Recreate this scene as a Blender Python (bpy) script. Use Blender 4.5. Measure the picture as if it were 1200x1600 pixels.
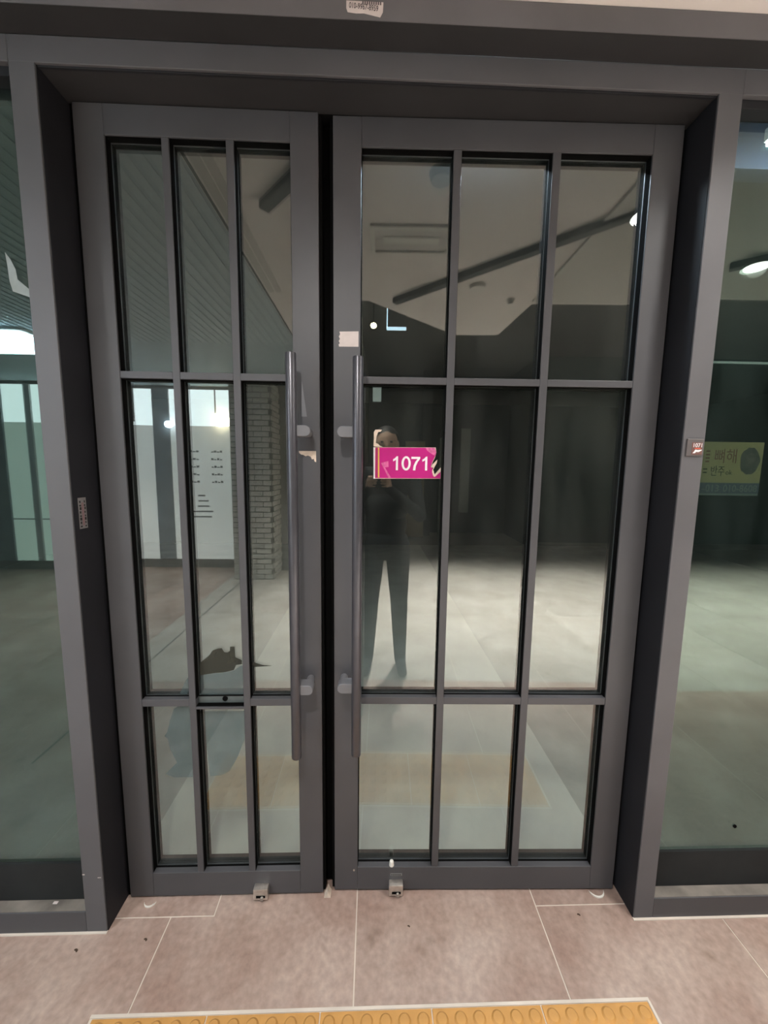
import bpy, bmesh, math, random
from mathutils import Vector, Matrix
random.seed(7)
for o in list(bpy.data.objects): bpy.data.objects.remove(o)
scene = bpy.context.scene
COL = scene.collection

# ------------------------------------------------------------------ camera
cam_d = bpy.data.cameras.new('camera'); cam = bpy.data.objects.new('camera', cam_d); COL.objects.link(cam)
CAM = Vector((0.14336, -1.04641, 1.45490))
R_ = Vector((0.99945731, -0.03023919, 0.01306448)); F_ = Vector((0.03156102, 0.99264263, -0.11689534)); U_ = Vector((-0.00943354, 0.11724423, 0.99305831))
cam.matrix_world = Matrix(((R_.x, U_.x, -F_.x, CAM.x), (R_.y, U_.y, -F_.y, CAM.y), (R_.z, U_.z, -F_.z, CAM.z), (0, 0, 0, 1)))
cam_d.sensor_fit = 'HORIZONTAL'; cam_d.sensor_width = 36.0; cam_d.lens = 36.0 * 590.35 / 1200.0
cam_d.clip_start = 0.004; cam_d.clip_end = 60
scene.camera = cam

# ------------------------------------------------------------------ world, exposure
w = bpy.data.worlds.new('world'); scene.world = w; w.use_nodes = True
w.node_tree.nodes['Background'].inputs[0].default_value = (0.6, 0.7, 0.8, 1)
w.node_tree.nodes['Background'].inputs[1].default_value = 0.02
vs = scene.view_settings
vs.view_transform = 'Standard'; vs.look = 'None'; vs.gamma = 1.0; vs.use_curve_mapping = False
vs.exposure = 0.0

# lamp strengths (used by the lamp builders below)
E_SPOT_HIGH = 2300.0      # down-lights in the raised hall ceiling
E_FILL_LOW = 300.0       # added, unseen fill lights in the low hall ceiling
E_TRACK = 60.0           # spot heads on the ceiling track
E_INSIDE = 175.0          # panel lamp inside the shop, and an added unseen one
E_FILL_NEAR = 85.0            # added, unseen fill lights close to the door
E_BOX = 40.0              # cool box lamp hung in the hall
E_WIN_UP, E_WIN_LOW = 4.3, 1.05   # lit shop window opposite

# ------------------------------------------------------------------ materials
def new_mat(name):
    m = bpy.data.materials.new(name); m.use_nodes = True
    nt = m.node_tree; return m, nt, nt.nodes['Principled BSDF']
def pmat(name, col, rough=0.5, metal=0.0, var=0.0, vscale=8.0, bump=0.0, bscale=200.0, spec=0.5, col2=None, detail=4.0):
    m, nt, b = new_mat(name)
    b.inputs['Base Color'].default_value = (*col, 1); b.inputs['Roughness'].default_value = rough
    b.inputs['Metallic'].default_value = metal; b.inputs['Specular IOR Level'].default_value = spec
    if var or col2 or bump:
        tc = nt.nodes.new('ShaderNodeTexCoord')
    if var or col2:
        n = nt.nodes.new('ShaderNodeTexNoise'); n.inputs['Scale'].default_value = vscale; n.inputs['Detail'].default_value = detail
        nt.links.new(tc.outputs['Object'], n.inputs['Vector'])
        r = nt.nodes.new('ShaderNodeValToRGB')
        c2 = col2 if col2 else tuple(c * (1 - var) for c in col); c1 = col if col2 else tuple(min(1, c * (1 + var)) for c in col)
        r.color_ramp.elements[0].position = 0.32; r.color_ramp.elements[1].position = 0.68
        r.color_ramp.elements[0].color = (*c2, 1); r.color_ramp.elements[1].color = (*c1, 1)
        nt.links.new(n.outputs['Fac'], r.inputs['Fac']); nt.links.new(r.outputs['Color'], b.inputs['Base Color'])
    if bump:
        n2 = nt.nodes.new('ShaderNodeTexNoise'); n2.inputs['Scale'].default_value = bscale
        nt.links.new(tc.outputs['Object'], n2.inputs['Vector'])
        bp = nt.nodes.new('ShaderNodeBump'); bp.inputs['Strength'].default_value = bump; bp.inputs['Distance'].default_value = 0.002
        nt.links.new(n2.outputs['Fac'], bp.inputs['Height']); nt.links.new(bp.outputs['Normal'], b.inputs['Normal'])
    return m
def emat(name, col, strength, base=(0.8, 0.8, 0.8)):
    m, nt, b = new_mat(name)
    b.inputs['Base Color'].default_value = (*base, 1)
    b.inputs['Emission Color'].default_value = (*col, 1); b.inputs['Emission Strength'].default_value = strength
    return m
def glass(name, tint, refl, dust, dustcol=(0.5, 0.52, 0.48), rcol=(0.97, 1.0, 0.965)):
    """clear pane: tinted see-through + mirror reflection (stronger at grazing view) + a little uneven dust"""
    m = bpy.data.materials.new(name); m.use_nodes = True; nt = m.node_tree; nt.nodes.clear()
    out = nt.nodes.new('ShaderNodeOutputMaterial')
    tr = nt.nodes.new('ShaderNodeBsdfTransparent'); tr.inputs[0].default_value = (*tint, 1)
    gl = nt.nodes.new('ShaderNodeBsdfGlossy'); gl.inputs['Roughness'].default_value = 0.0; gl.inputs['Color'].default_value = (*rcol, 1)
    fr = nt.nodes.new('ShaderNodeLayerWeight'); fr.inputs[0].default_value = 0.5      # 1 - |cos|, the same from both sides
    pw = nt.nodes.new('ShaderNodeMath'); pw.operation = 'POWER'; pw.inputs[1].default_value = 5.0; nt.links.new(fr.outputs['Facing'], pw.inputs[0])
    mr = nt.nodes.new('ShaderNodeMapRange'); mr.inputs['To Min'].default_value = refl; mr.inputs['To Max'].default_value = 0.95
    nt.links.new(pw.outputs[0], mr.inputs['Value'])
    mx = nt.nodes.new('ShaderNodeMixShader'); nt.links.new(mr.outputs[0], mx.inputs[0]); nt.links.new(tr.outputs[0], mx.inputs[1]); nt.links.new(gl.outputs[0], mx.inputs[2])
    df = nt.nodes.new('ShaderNodeBsdfDiffuse'); df.inputs[0].default_value = (*dustcol, 1)
    tc = nt.nodes.new('ShaderNodeTexCoord'); mp = nt.nodes.new('ShaderNodeMapping'); mp.inputs['Scale'].default_value = (5, 5, 1.3)
    nz = nt.nodes.new('ShaderNodeTexNoise'); nz.inputs['Scale'].default_value = 2.4; nz.inputs['Detail'].default_value = 6
    nt.links.new(tc.outputs['Object'], mp.inputs[0]); nt.links.new(mp.outputs[0], nz.inputs['Vector'])
    m2 = nt.nodes.new('ShaderNodeMapRange'); m2.inputs['From Min'].default_value = 0.35; m2.inputs['From Max'].default_value = 0.75
    m2.inputs['To Min'].default_value = dust * 0.4; m2.inputs['To Max'].default_value = dust * 1.6
    nt.links.new(nz.outputs['Fac'], m2.inputs['Value'])
    mx2 = nt.nodes.new('ShaderNodeMixShader'); nt.links.new(m2.outputs[0], mx2.inputs[0]); nt.links.new(mx.outputs[0], mx2.inputs[1]); nt.links.new(df.outputs[0], mx2.inputs[2])
    nt.links.new(mx2.outputs[0], out.inputs[0])
    return m
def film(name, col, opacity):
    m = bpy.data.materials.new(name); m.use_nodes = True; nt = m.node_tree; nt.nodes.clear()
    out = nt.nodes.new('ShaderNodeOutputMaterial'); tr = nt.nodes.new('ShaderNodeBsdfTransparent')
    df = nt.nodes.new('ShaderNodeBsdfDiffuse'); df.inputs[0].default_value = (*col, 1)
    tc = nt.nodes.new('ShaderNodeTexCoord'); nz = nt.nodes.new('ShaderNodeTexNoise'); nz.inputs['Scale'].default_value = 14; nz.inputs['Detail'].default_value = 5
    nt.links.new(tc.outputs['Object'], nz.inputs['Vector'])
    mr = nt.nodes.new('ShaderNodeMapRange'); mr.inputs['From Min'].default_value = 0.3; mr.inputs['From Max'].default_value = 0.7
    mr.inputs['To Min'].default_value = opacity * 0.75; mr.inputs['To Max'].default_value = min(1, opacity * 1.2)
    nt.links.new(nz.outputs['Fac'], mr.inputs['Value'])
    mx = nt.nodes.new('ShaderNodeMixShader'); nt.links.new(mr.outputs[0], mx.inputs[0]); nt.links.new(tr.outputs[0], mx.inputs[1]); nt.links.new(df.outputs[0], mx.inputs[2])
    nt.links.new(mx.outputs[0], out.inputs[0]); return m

M = {}
M['paint'] = pmat('charcoal_powder_coat', (0.064, 0.0635, 0.070), 0.46, var=0.10, vscale=3.5, bump=0.10, bscale=900, spec=0.45)
M['paint_lit'] = pmat('charcoal_coat_lit', (0.094, 0.092, 0.099), 0.5, var=0.10, vscale=3.5, bump=0.12, bscale=800, spec=0.4)  # lighter copy of the door paint; stronger light on the posts as colour
M['paint_soffit_shade'] = pmat('charcoal_soffit_shade', (0.028, 0.0275, 0.029), 0.6, var=0.12, vscale=4, bump=0.12, bscale=700, spec=0.3)  # darker copy of the charcoal paint; underside shade put into the colour
M['paint_shade'] = pmat('charcoal_coat_shade', (0.014, 0.0145, 0.018), 0.6, var=0.12, vscale=4, bump=0.12, bscale=700, spec=0.3)  # darkest copy of the charcoal paint; shade of sideways faces as colour
M['fascia'] = pmat('fascia_paint', (0.125, 0.120, 0.126), 0.55, var=0.10, vscale=5, bump=0.15, bscale=600, spec=0.3)  # base colour raised for the light falling on the fascia
M['seal'] = pmat('black_rubber', (0.004, 0.004, 0.004), 0.95, spec=0.03)
M['handle'] = pmat('handle_paint', (0.075, 0.074, 0.085), 0.30, metal=0.4, var=0.06, vscale=30, bump=0.05, bscale=500)
M['bracket'] = pmat('bracket_paint', (0.13, 0.13, 0.14), 0.5, metal=0.0, bump=0.05, bscale=400)
M['steel'] = pmat('brushed_steel', (0.62, 0.57, 0.52), 0.3, metal=0.85, var=0.15, vscale=60)
M['bolt'] = pmat('worn_steel', (0.45, 0.42, 0.38), 0.35, metal=0.8)
M['glass_door'] = glass('door_glass', (0.90, 0.94, 0.925), 0.108, 0.018)
M['glass_side'] = glass('tinted_side_glass', (0.63, 0.68, 0.65), 0.112, 0.02, (0.26, 0.38, 0.36), (0.80, 0.96, 0.88))
M['ledge'] = pmat('dusty_ledge', (0.17, 0.15, 0.13), 0.8, var=0.35, vscale=12, detail=8)
M['band'] = pmat('black_kick_board', (0.008, 0.0095, 0.010), 0.9, var=0.3, vscale=9)
M['white'] = pmat('white_paper', (0.58, 0.51, 0.49), 0.8, var=0.06, vscale=40)
M['cream'] = pmat('cream_torn_paper', (0.62, 0.51, 0.42), 0.85, var=0.12, vscale=60)
M['magenta'] = pmat('magenta_vinyl', (0.42, 0.009, 0.165), 0.5, var=0.05, vscale=20, spec=0.3)
M['magenta_dark'] = pmat('dark_magenta_vinyl', (0.30, 0.005, 0.09), 0.5)
M['magenta_pale'] = pmat('scuffed_pink_vinyl', (0.55, 0.10, 0.27), 0.6, var=0.2, vscale=120)
M['yellow'] = pmat('yellow_stripe', (0.62, 0.36, 0.06), 0.5)
M['signwhite'] = pmat('sign_white', (0.70, 0.67, 0.69), 0.5)
M['ink'] = pmat('grey_ink', (0.10, 0.08, 0.085), 0.8)
M['inkblack'] = pmat('black_ink', (0.012, 0.012, 0.012), 0.6)
M['label_grey'] = pmat('silver_label', (0.17, 0.165, 0.165), 0.5, var=0.1, vscale=60)
M['label_pink'] = pmat('pink_label_band', (0.20, 0.125, 0.13), 0.5)
M['grout'] = pmat('pale_grout', (0.62, 0.55, 0.48), 0.9, var=0.12, vscale=5)
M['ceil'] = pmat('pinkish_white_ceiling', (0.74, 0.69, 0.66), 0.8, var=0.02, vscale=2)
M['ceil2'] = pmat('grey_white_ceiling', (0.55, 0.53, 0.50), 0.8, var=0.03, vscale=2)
M['slat_field'] = pmat('blue_light_ceiling_field', (0.36, 0.44, 0.47), 0.7, var=0.04)  # bluish cast of the light put into the base colour
M['slat'] = pmat('blue_light_slat', (0.42, 0.49, 0.52), 0.6)  # same bluish light painted into the slats
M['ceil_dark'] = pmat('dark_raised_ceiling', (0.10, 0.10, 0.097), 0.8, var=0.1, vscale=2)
M['track'] = pmat('dark_track', (0.05, 0.055, 0.055), 0.5)
M['cassette'] = pmat('vent_white', (0.70, 0.68, 0.64), 0.5)
M['wall_dark'] = pmat('dark_green_grey_wall', (0.036, 0.056, 0.050), 0.7, var=0.15, vscale=1.5)
M['wall_grey'] = pmat('grey_wall', (0.27, 0.27, 0.25), 0.8, var=0.08, vscale=2)
M['wall_deep'] = pmat('deep_grey_wall', (0.028, 0.029, 0.027), 0.8, var=0.2, vscale=1.2)
M['mortar'] = pmat('mortar', (0.16, 0.155, 0.14), 0.9)
M['brick'] = pmat('grey_painted_brick', (0.50, 0.485, 0.44), 0.8, var=0.12, vscale=3, bump=0.3, bscale=80)
M['skirt'] = pmat('stone_skirting', (0.22, 0.21, 0.19), 0.6, var=0.1)
M['beam'] = pmat('dark_slate_beam', (0.045, 0.055, 0.085), 0.6)
M['post'] = pmat('slate_post', (0.30, 0.33, 0.34), 0.6, var=0.1)
M['whitepost'] = pmat('white_mullion', (0.55, 0.57, 0.56), 0.5)
M['wood'] = pmat('brown_board', (0.27, 0.20, 0.12), 0.6, col2=(0.20, 0.15, 0.09), vscale=4)
M['palepanel'] = pmat('pale_panel', (0.24, 0.25, 0.22), 0.6, var=0.1)
M['win_up'] = emat('lit_clear_window', (0.82, 0.95, 1.0), E_WIN_UP)
M['win_low'] = emat('lit_frosted_window', (0.88, 0.92, 0.86), E_WIN_LOW)
M['win_green'] = emat('lit_frosted_green_window', (0.74, 0.95, 0.84), E_WIN_LOW * 1.05)
M['warm'] = emat('warm_lamp', (1.0, 0.85, 0.55), 26)
M['cool'] = emat('cool_lamp', (0.70, 0.85, 1.0), 24)
M['boxlamp'] = emat('cool_box_lamp', (0.62, 0.80, 1.0), E_BOX)
M['insidelamp'] = emat('inside_panel_lamp', (0.72, 0.84, 1.0), E_INSIDE)
M['spotdisc'] = emat('spot_disc', (1.0, 0.97, 0.92), 14)
M['exit_edge'] = emat('exit_edge', (0.55, 0.80, 1.0), 5)
M['exit_green'] = emat('exit_green', (0.05, 0.9, 0.45), 3)
M['tube'] = emat('dim_tube', (0.8, 1.0, 0.92), 0.8)
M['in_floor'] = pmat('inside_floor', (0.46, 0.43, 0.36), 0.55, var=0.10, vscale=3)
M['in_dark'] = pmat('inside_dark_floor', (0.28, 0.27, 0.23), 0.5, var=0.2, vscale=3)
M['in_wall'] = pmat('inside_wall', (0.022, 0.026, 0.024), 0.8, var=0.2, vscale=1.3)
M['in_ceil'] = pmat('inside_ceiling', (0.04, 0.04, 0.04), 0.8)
M['patch'] = film('dark_overlay', (0.055, 0.055, 0.045), 0.85)
M['overlay'] = film('blue_grey_overlay', (0.12, 0.17, 0.18), 0.26)
M['tornfilm'] = film('pale_torn_film', (0.45, 0.50, 0.50), 0.55)
M['cloth'] = pmat('black_jacket', (0.020, 0.021, 0.023), 0.85, var=0.3, vscale=9)
M['pants'] = pmat('charcoal_trousers', (0.040, 0.045, 0.048), 0.85, var=0.25, vscale=9)
M['shoe'] = pmat('dark_shoes', (0.05, 0.06, 0.065), 0.6)
M['skin'] = pmat('skin', (0.42, 0.26, 0.18), 0.55)
M['hair'] = pmat('black_hair', (0.012, 0.010, 0.009), 0.6)
M['eye'] = pmat('eye', (0.03, 0.02, 0.02), 0.3)
M['phone'] = pmat('black_phone', (0.015, 0.015, 0.017), 0.25)
M['crumb'] = pmat('dark_crumb', (0.06, 0.035, 0.022), 0.9)
M['plastic'] = pmat('white_plastic', (0.75, 0.72, 0.66), 0.4)
M['poster_y'] = pmat('yellow_print', (0.40, 0.345, 0.16), 0.6, col2=(0.34, 0.305, 0.17), vscale=8)
M['poster_b'] = pmat('blue_print', (0.085, 0.11, 0.15), 0.6)
M['poster_r'] = pmat('red_brown_print', (0.20, 0.085, 0.05), 0.6)
M['poster_g'] = pmat('grey_bowl_print', (0.09, 0.09, 0.085), 0.6, var=0.3, vscale=60)
M['poster_k'] = pmat('dark_olive_print', (0.03, 0.032, 0.008), 0.6)
M['poster_w'] = pmat('pale_print', (0.18, 0.21, 0.21), 0.6)
M['red'] = pmat('red_print', (0.55, 0.09, 0.05), 0.5)

def tile_material(name, c0, c1):
    m, nt, b = new_mat(name)
    tc = nt.nodes.new('ShaderNodeTexCoord'); geo = nt.nodes.new('ShaderNodeNewGeometry')
    n1 = nt.nodes.new('ShaderNodeTexNoise'); n1.inputs['Scale'].default_value = 3.2; n1.inputs['Detail'].default_value = 7; n1.inputs['Roughness'].default_value = 0.62
    nt.links.new(geo.outputs['Position'], n1.inputs['Vector'])
    r1 = nt.nodes.new('ShaderNodeValToRGB'); e = r1.color_ramp.elements
    e[0].position = 0.30; e[0].color = (*c0, 1); e[1].position = 0.72; e[1].color = (*c1, 1)
    nt.links.new(n1.outputs['Fac'], r1.inputs['Fac'])
    n2 = nt.nodes.new('ShaderNodeTexNoise'); n2.inputs['Scale'].default_value = 55; n2.inputs['Detail'].default_value = 5
    nt.links.new(geo.outputs['Position'], n2.inputs['Vector'])
    mx = nt.nodes.new('ShaderNodeMixRGB'); mx.blend_type = 'OVERLAY'; mx.inputs[0].default_value = 0.35
    nt.links.new(r1.outputs[0], mx.inputs[1]); nt.links.new(n2.outputs['Fac'], mx.inputs[2])
    # small dark stains
    n3 = nt.nodes.new('ShaderNodeTexNoise'); n3.inputs['Scale'].default_value = 9; n3.inputs['Detail'].default_value = 3
    nt.links.new(geo.outputs['Position'], n3.inputs['Vector'])
    r3 = nt.nodes.new('ShaderNodeMapRange'); r3.inputs['From Min'].default_value = 0.63; r3.inputs['From Max'].default_value = 0.74; r3.inputs['To Min'].default_value = 0; r3.inputs['To Max'].default_value = 0.45
    nt.links.new(n3.outputs['Fac'], r3.inputs['Value'])
    mx2 = nt.nodes.new('ShaderNodeMixRGB'); mx2.inputs[2].default_value = (0.13, 0.085, 0.06, 1)
    nt.links.new(r3.outputs[0], mx2.inputs[0]); nt.links.new(mx.outputs[0], mx2.inputs[1])
    oi = nt.nodes.new('ShaderNodeObjectInfo'); hs = nt.nodes.new('ShaderNodeHueSaturation')
    mr = nt.nodes.new('ShaderNodeMapRange'); mr.inputs['To Min'].default_value = 0.93; mr.inputs['To Max'].default_value = 1.07
    nt.links.new(oi.outputs['Random'], mr.inputs['Value']); nt.links.new(mr.outputs[0], hs.inputs['Value']); nt.links.new(mx2.outputs[0], hs.inputs['Color'])
    nt.links.new(hs.outputs[0], b.inputs['Base Color'])
    b.inputs['Roughness'].default_value = 0.38; b.inputs['Specular IOR Level'].default_value = 0.5
    bp = nt.nodes.new('ShaderNodeBump'); bp.inputs['Strength'].default_value = 0.06; bp.inputs['Distance'].default_value = 0.002
    nt.links.new(n2.outputs['Fac'], bp.inputs['Height']); nt.links.new(bp.outputs['Normal'], b.inputs['Normal'])
    return m
M['tile'] = tile_material('brown_grey_stone_tile', (0.27, 0.172, 0.138), (0.445, 0.348, 0.300))
M['tile_hall'] = tile_material('pale_grey_hall_tile', (0.335, 0.295, 0.255), (0.475, 0.435, 0.395))
M['tactile'] = pmat('ochre_tactile', (0.53, 0.275, 0.080), 0.55, var=0.14, vscale=14, bump=0.1, bscale=250)

# ------------------------------------------------------------------ mesh helpers
def link(name, me, mat, parent=None, loc=None):
    o = bpy.data.objects.new(name, me); COL.objects.link(o)
    if mat is not None and len(me.materials) == 0: me.materials.append(mat)
    if parent is not None: o.parent = parent
    if loc is not None: o.location = loc
    return o
def empty(name, loc):
    o = bpy.data.objects.new(name, None); COL.objects.link(o); o.location = loc; o.empty_display_size = 0.1; return o
def tag(o, label=None, cat=None, group=None, kind=None):
    if label: o['label'] = label
    if cat: o['category'] = cat
    if group: o['group'] = group
    if kind: o['kind'] = kind
    return o
class B:
    """bmesh collector; coordinates are world minus origin"""
    def __init__(s, origin=(0, 0, 0)): s.bm = bmesh.new(); s.o = Vector(origin)
    def box(s, x0, x1, y0, y1, z0, z1, bev=0.0):
        m = bmesh.new(); bmesh.ops.create_cube(m, size=1)
        for v in m.verts: v.co = Vector((x0 + (v.co.x + .5) * (x1 - x0), y0 + (v.co.y + .5) * (y1 - y0), z0 + (v.co.z + .5) * (z1 - z0))) - s.o
        if bev: bmesh.ops.bevel(m, geom=m.edges[:], offset=bev, segments=2, profile=0.5, affect='EDGES')
        s._add(m); return s
    def _add(s, m):
        me = bpy.data.meshes.new('t'); m.to_mesh(me); m.free(); s.bm.from_mesh(me); bpy.data.meshes.remove(me)
    def cyl(s, p0, p1, r, seg=24, r2=None, bev=0.0):
        p0, p1 = Vector(p0), Vector(p1); d = p1 - p0
        m = bmesh.new(); bmesh.ops.create_cone(m, cap_ends=True, segments=seg, radius1=r, radius2=r if r2 is None else r2, depth=d.length)
        if bev:
            es = [e for e in m.edges if abs(e.verts[0].co.z - e.verts[1].co.z) < 1e-6]
            bmesh.ops.bevel(m, geom=es, offset=bev, segments=2, profile=0.5, affect='EDGES')
        q = d.to_track_quat('Z', 'Y'); c = (p0 + p1) / 2 - s.o
        for v in m.verts: v.co = q @ v.co + c
        s._add(m); return s
    def ball(s, c, rx, ry, rz, u=16, v=10, half=False):
        m = bmesh.new(); bmesh.ops.create_uvsphere(m, u_segments=u, v_segments=v, radius=1)
        for q in m.verts: q.co = Vector((q.co.x * rx, q.co.y * ry, q.co.z * rz)) + Vector(c) - s.o
        s._add(m); return s
    def prism(s, pts, axis, a, b, bev=0.0):
        """polygon extruded along axis: 'y' -> pts are (x,z); 'z' -> (x,y); 'x' -> (y,z)"""
        m = bmesh.new()
        def P(p, t):
            return {'y': Vector((p[0], t, p[1])), 'z': Vector((p[0], p[1], t)), 'x': Vector((t, p[0], p[1]))}[axis] - s.o
        lo = [m.verts.new(P(p, a)) for p in pts]; hi = [m.verts.new(P(p, b)) for p in pts]
        n = len(pts); m.faces.new(lo); m.faces.new(hi)
        for i in range(n): m.faces.new((lo[i], lo[(i + 1) % n], hi[(i + 1) % n], hi[i]))
        bmesh.ops.recalc_face_normals(m, faces=m.faces[:])
        if bev: bmesh.ops.bevel(m, geom=m.edges[:], offset=bev, segments=1, affect='EDGES')
        s._add(m); return s
    def mesh(s, name, smooth=False):
        me = bpy.data.meshes.new(name); s.bm.to_mesh(me); s.bm.free()
        if smooth:
            for p in me.polygons: p.use_smooth = True
            me.set_sharp_from_angle(angle=math.radians(40))
        return me
    def obj(s, name, mat, parent=None, smooth=False, top=False):
        me = s.mesh(name, smooth); o = link(name, me, mat, parent)
        if parent is None: o.location = s.o
        return o
def text_mesh(s, w, h, depth=0.0006):
    """text as a flat mesh in the XZ plane, fitted to w x h, lower-left at 0"""
    c = bpy.data.curves.new('t', 'FONT'); c.body = s; c.size = 1; c.extrude = 0.0; c.resolution_u = 3
    o = bpy.data.objects.new('t', c); COL.objects.link(o)
    dg = bpy.context.evaluated_depsgraph_get(); dg.update()
    me = bpy.data.meshes.new_from_object(o.evaluated_get(dg))
    bpy.data.objects.remove(o); bpy.data.curves.remove(c)
    xs = [v.co.x for v in me.vertices]; ys = [v.co.y for v in me.vertices]
    if not xs: return me
    x0, x1, y0, y1 = min(xs), max(xs), min(ys), max(ys)
    for v in me.vertices:
        v.co = Vector(((v.co.x - x0) / (x1 - x0) * w, 0, (v.co.y - y0) / (y1 - y0) * h))
    me.materials.clear()
    b = bmesh.new(); b.from_mesh(me)
    g = bmesh.ops.extrude_face_region(b, geom=b.faces[:])
    for v in [q for q in g['geom'] if isinstance(q, bmesh.types.BMVert)]: v.co.y -= depth
    bmesh.ops.recalc_face_normals(b, faces=b.faces[:]); b.to_mesh(me); b.free()
    return me
def structure(o, label=None): o['kind'] = 'structure'; 

# ================================================================== STRUCTURE
ZC, ZH = 2.52, 3.45            # low / raised hall ceiling
XL, XR, YB = -7.0, 8.6, -7.2   # hall extents
YO, YR = -4.1, -5.68           # wall opposite on the left / on the right
# ---- floor: grout bed with individual tiles
fl = B().box(XL, XR, YB, 0.16, -0.08, -0.0015).obj('floor', M['grout']); tag(fl, kind='structure')
J = 0.002
def tile(pts):
    cx = sum(p[0] for p in pts) / len(pts); cy = sum(p[1] for p in pts) / len(pts)
    b = B((cx, cy, 0)); b.prism(pts, 'z', -0.012, 0.0)
    o = b.obj('tile', M['tile']); o.parent = fl; return o
def rect(x0, x1, y0, y1): return [(x0 + J, y0 + J), (x1 - J, y0 + J), (x1 - J, y1 - J), (x0 + J, y1 - J)]
SX0, SX1, SY0, SY1 = -0.583, 0.917, -0.49, -0.19     # tactile strip
G = 0.006
YD = 0.150
cols = [0.105 + 0.6 * k for k in range(-12, 15)]
rect_mesh = {}
for i in range(len(cols) - 1):
    a, b_ = cols[i], cols[i + 1]
    a2, b2 = max(a, XL), min(b_, XR)
    if b2 - a2 < 0.05: continue
    near = -1.16
    if abs(a + 0.495) < 1e-3:      # column left of the meeting stiles, notched round the small threshold piece
        tile([(a + J, SY1 + G), (b_ - J, SY1 + G), (b_ - J, YD), (-0.358 + J, YD), (-0.358 + J, 0.036 - J), (a + J, 0.036 - J)])
        tile(rect(a, b_, near, SY0 - G))
    elif abs(a - 0.105) < 1e-3:
        tile(rect(a, b_, SY1 + G, YD)); tile(rect(a, b_, near, SY0 - G))
    elif abs(a - 0.705) < 1e-3:    # strip ends inside this column
        tile([(a + J, SY1 + G), (SX1 + G, SY1 + G), (SX1 + G, SY0 - G), (a + J, SY0 - G), (a + J, near + J), (b_ - J, near + J), (b_ - J, 0.043 - J), (a + J, 0.043 - J)])
    elif abs(a + 1.095) < 1e-3:
        tile([(b_ - J, SY1 + G), (SX0 - G, SY1 + G), (SX0 - G, SY0 - G), (b_ - J, SY0 - G), (b_ - J, near + J), (a + J, near + J), (a + J, 0.036 - J), (b_ - J, 0.036 - J)])
    else:
        tile(rect(a2, b2, near, 0.04))
    y1 = near
    while y1 > YB + 0.1:
        y0 = max(y1 - 1.2, YB)
        w_, d_ = round(b2 - a2, 3), round(y1 - y0, 3)
        hm_ = M['tile_hall'] if a > -1.7 else M['tile']
        if (w_, d_, hm_.name) not in rect_mesh:
            q = B(); q.box(-w_ / 2 + J, w_ / 2 - J, -d_ / 2 + J, d_ / 2 - J, -0.012, 0); rect_mesh[(w_, d_, hm_.name)] = q.mesh('tile')
        link('tile', rect_mesh[(w_, d_, hm_.name)], hm_, fl, ((a2 + b2) / 2, (y0 + y1) / 2, 0))
        y1 = y0
tile(rect(-1.095, -0.358, 0.036, YD)); tile(rect(0.705, 1.305, 0.043, YD))
# pale cement line along the foot of the frame
tag(B().box(1.008, 3.3, -0.007, 0.002, 0, 0.003).obj('trim_1', M['grout']), kind='structure')
tag(B().box(-3.0, -0.672, -0.006, 0.002, 0, 0.003).obj('trim_2', M['grout']), kind='structure')
# dark movement joint crossing the hall floor on the left
tag(B().box(-1.508, -1.496, -4.1, -0.6, -0.001, 0.0012).obj('trim_3', M['track']), kind='structure')

# ---- low ceiling with its bulkhead edge, raised ceiling behind
poly = [(XL, -0.06), (XR, -0.06), (XR, -1.20), (1.12, -1.30), (1.07, -1.88), (0.73, -1.89), (0.06, -1.28), (-0.15, -1.28), (-0.15, YO), (XL, YO)]
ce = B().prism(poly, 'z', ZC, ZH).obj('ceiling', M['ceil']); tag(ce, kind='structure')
link('dropped_panel', B().box(1.10, XR, -1.24, -0.062, ZC - 0.016, ZC - 0.0005).mesh('dropped_panel'), M['ceil2'], ce)
link('shadow_gap', B().box(-0.525, -0.515, -2.2, -0.062, ZC - 0.004, ZC - 0.0003).mesh('shadow_gap'), M['track'], ce)
sl = B().box(-0.019, 0.019, -1.07, 1.07, -0.007, -0.0004, 0.002).mesh('slat')
for k in range(58): link('slat', sl, M['slat'], ce, (-0.56 - 0.058 * k, -1.14, ZC))
link('slatted_field', B().box(XL, -0.53, YO + 0.02, -0.062, ZC - 0.0012, ZC - 0.0002).mesh('slatted_field'), M['slat_field'], ce)  # thin sheet carrying the painted bluish light
sl2 = B().box(-0.019, 0.019, -0.55, 0.55, -0.005, -0.0004, 0.002).mesh('slat')
for k in range(2): link('slat', sl2, M['ceil2'], ce, (-0.485 + 0.045 * k, -0.65, ZC))
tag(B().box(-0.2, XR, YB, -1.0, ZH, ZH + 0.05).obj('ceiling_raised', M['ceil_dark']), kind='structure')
# ---- hall walls
tag(B().box(XL, -1.62, YO - 0.12, YO, ZC - 0.04, ZH).obj('wall_opposite', M['wall_grey']), kind='structure')
tag(B().box(-1.12, -0.20, YO - 0.10, YO + 0.15, 0, ZH).obj('wall_pier', M['wall_grey']), kind='structure')
tag(B().box(-0.30, -0.20, YB, YO - 0.1, 0, ZH).obj('wall_passage', M['wall_grey']), kind='structure')
tag(B().box(-0.30, 3.0, YB - 0.1, YB, 0, ZH).obj('wall_back', M['wall_deep']), kind='structure')
tag(B().box(2.9, XR, YR - 0.12, YR, 0, ZH).obj('wall_far', M['wall_dark']), kind='structure')
tag(B().box(2.9, 3.0, YB, YR - 0.12, 0, ZH).obj('wall_return', M['wall_deep']), kind='structure')
tag(B().box(XR, XR + 0.1, YR, 0.15, 0, ZH).obj('wall_right', M['wall_grey']), kind='structure')
tag(B().box(XL - 0.1, XL, YO, 0.15, 0, ZH).obj('wall_left', M['wall_grey']), kind='structure')
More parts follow.
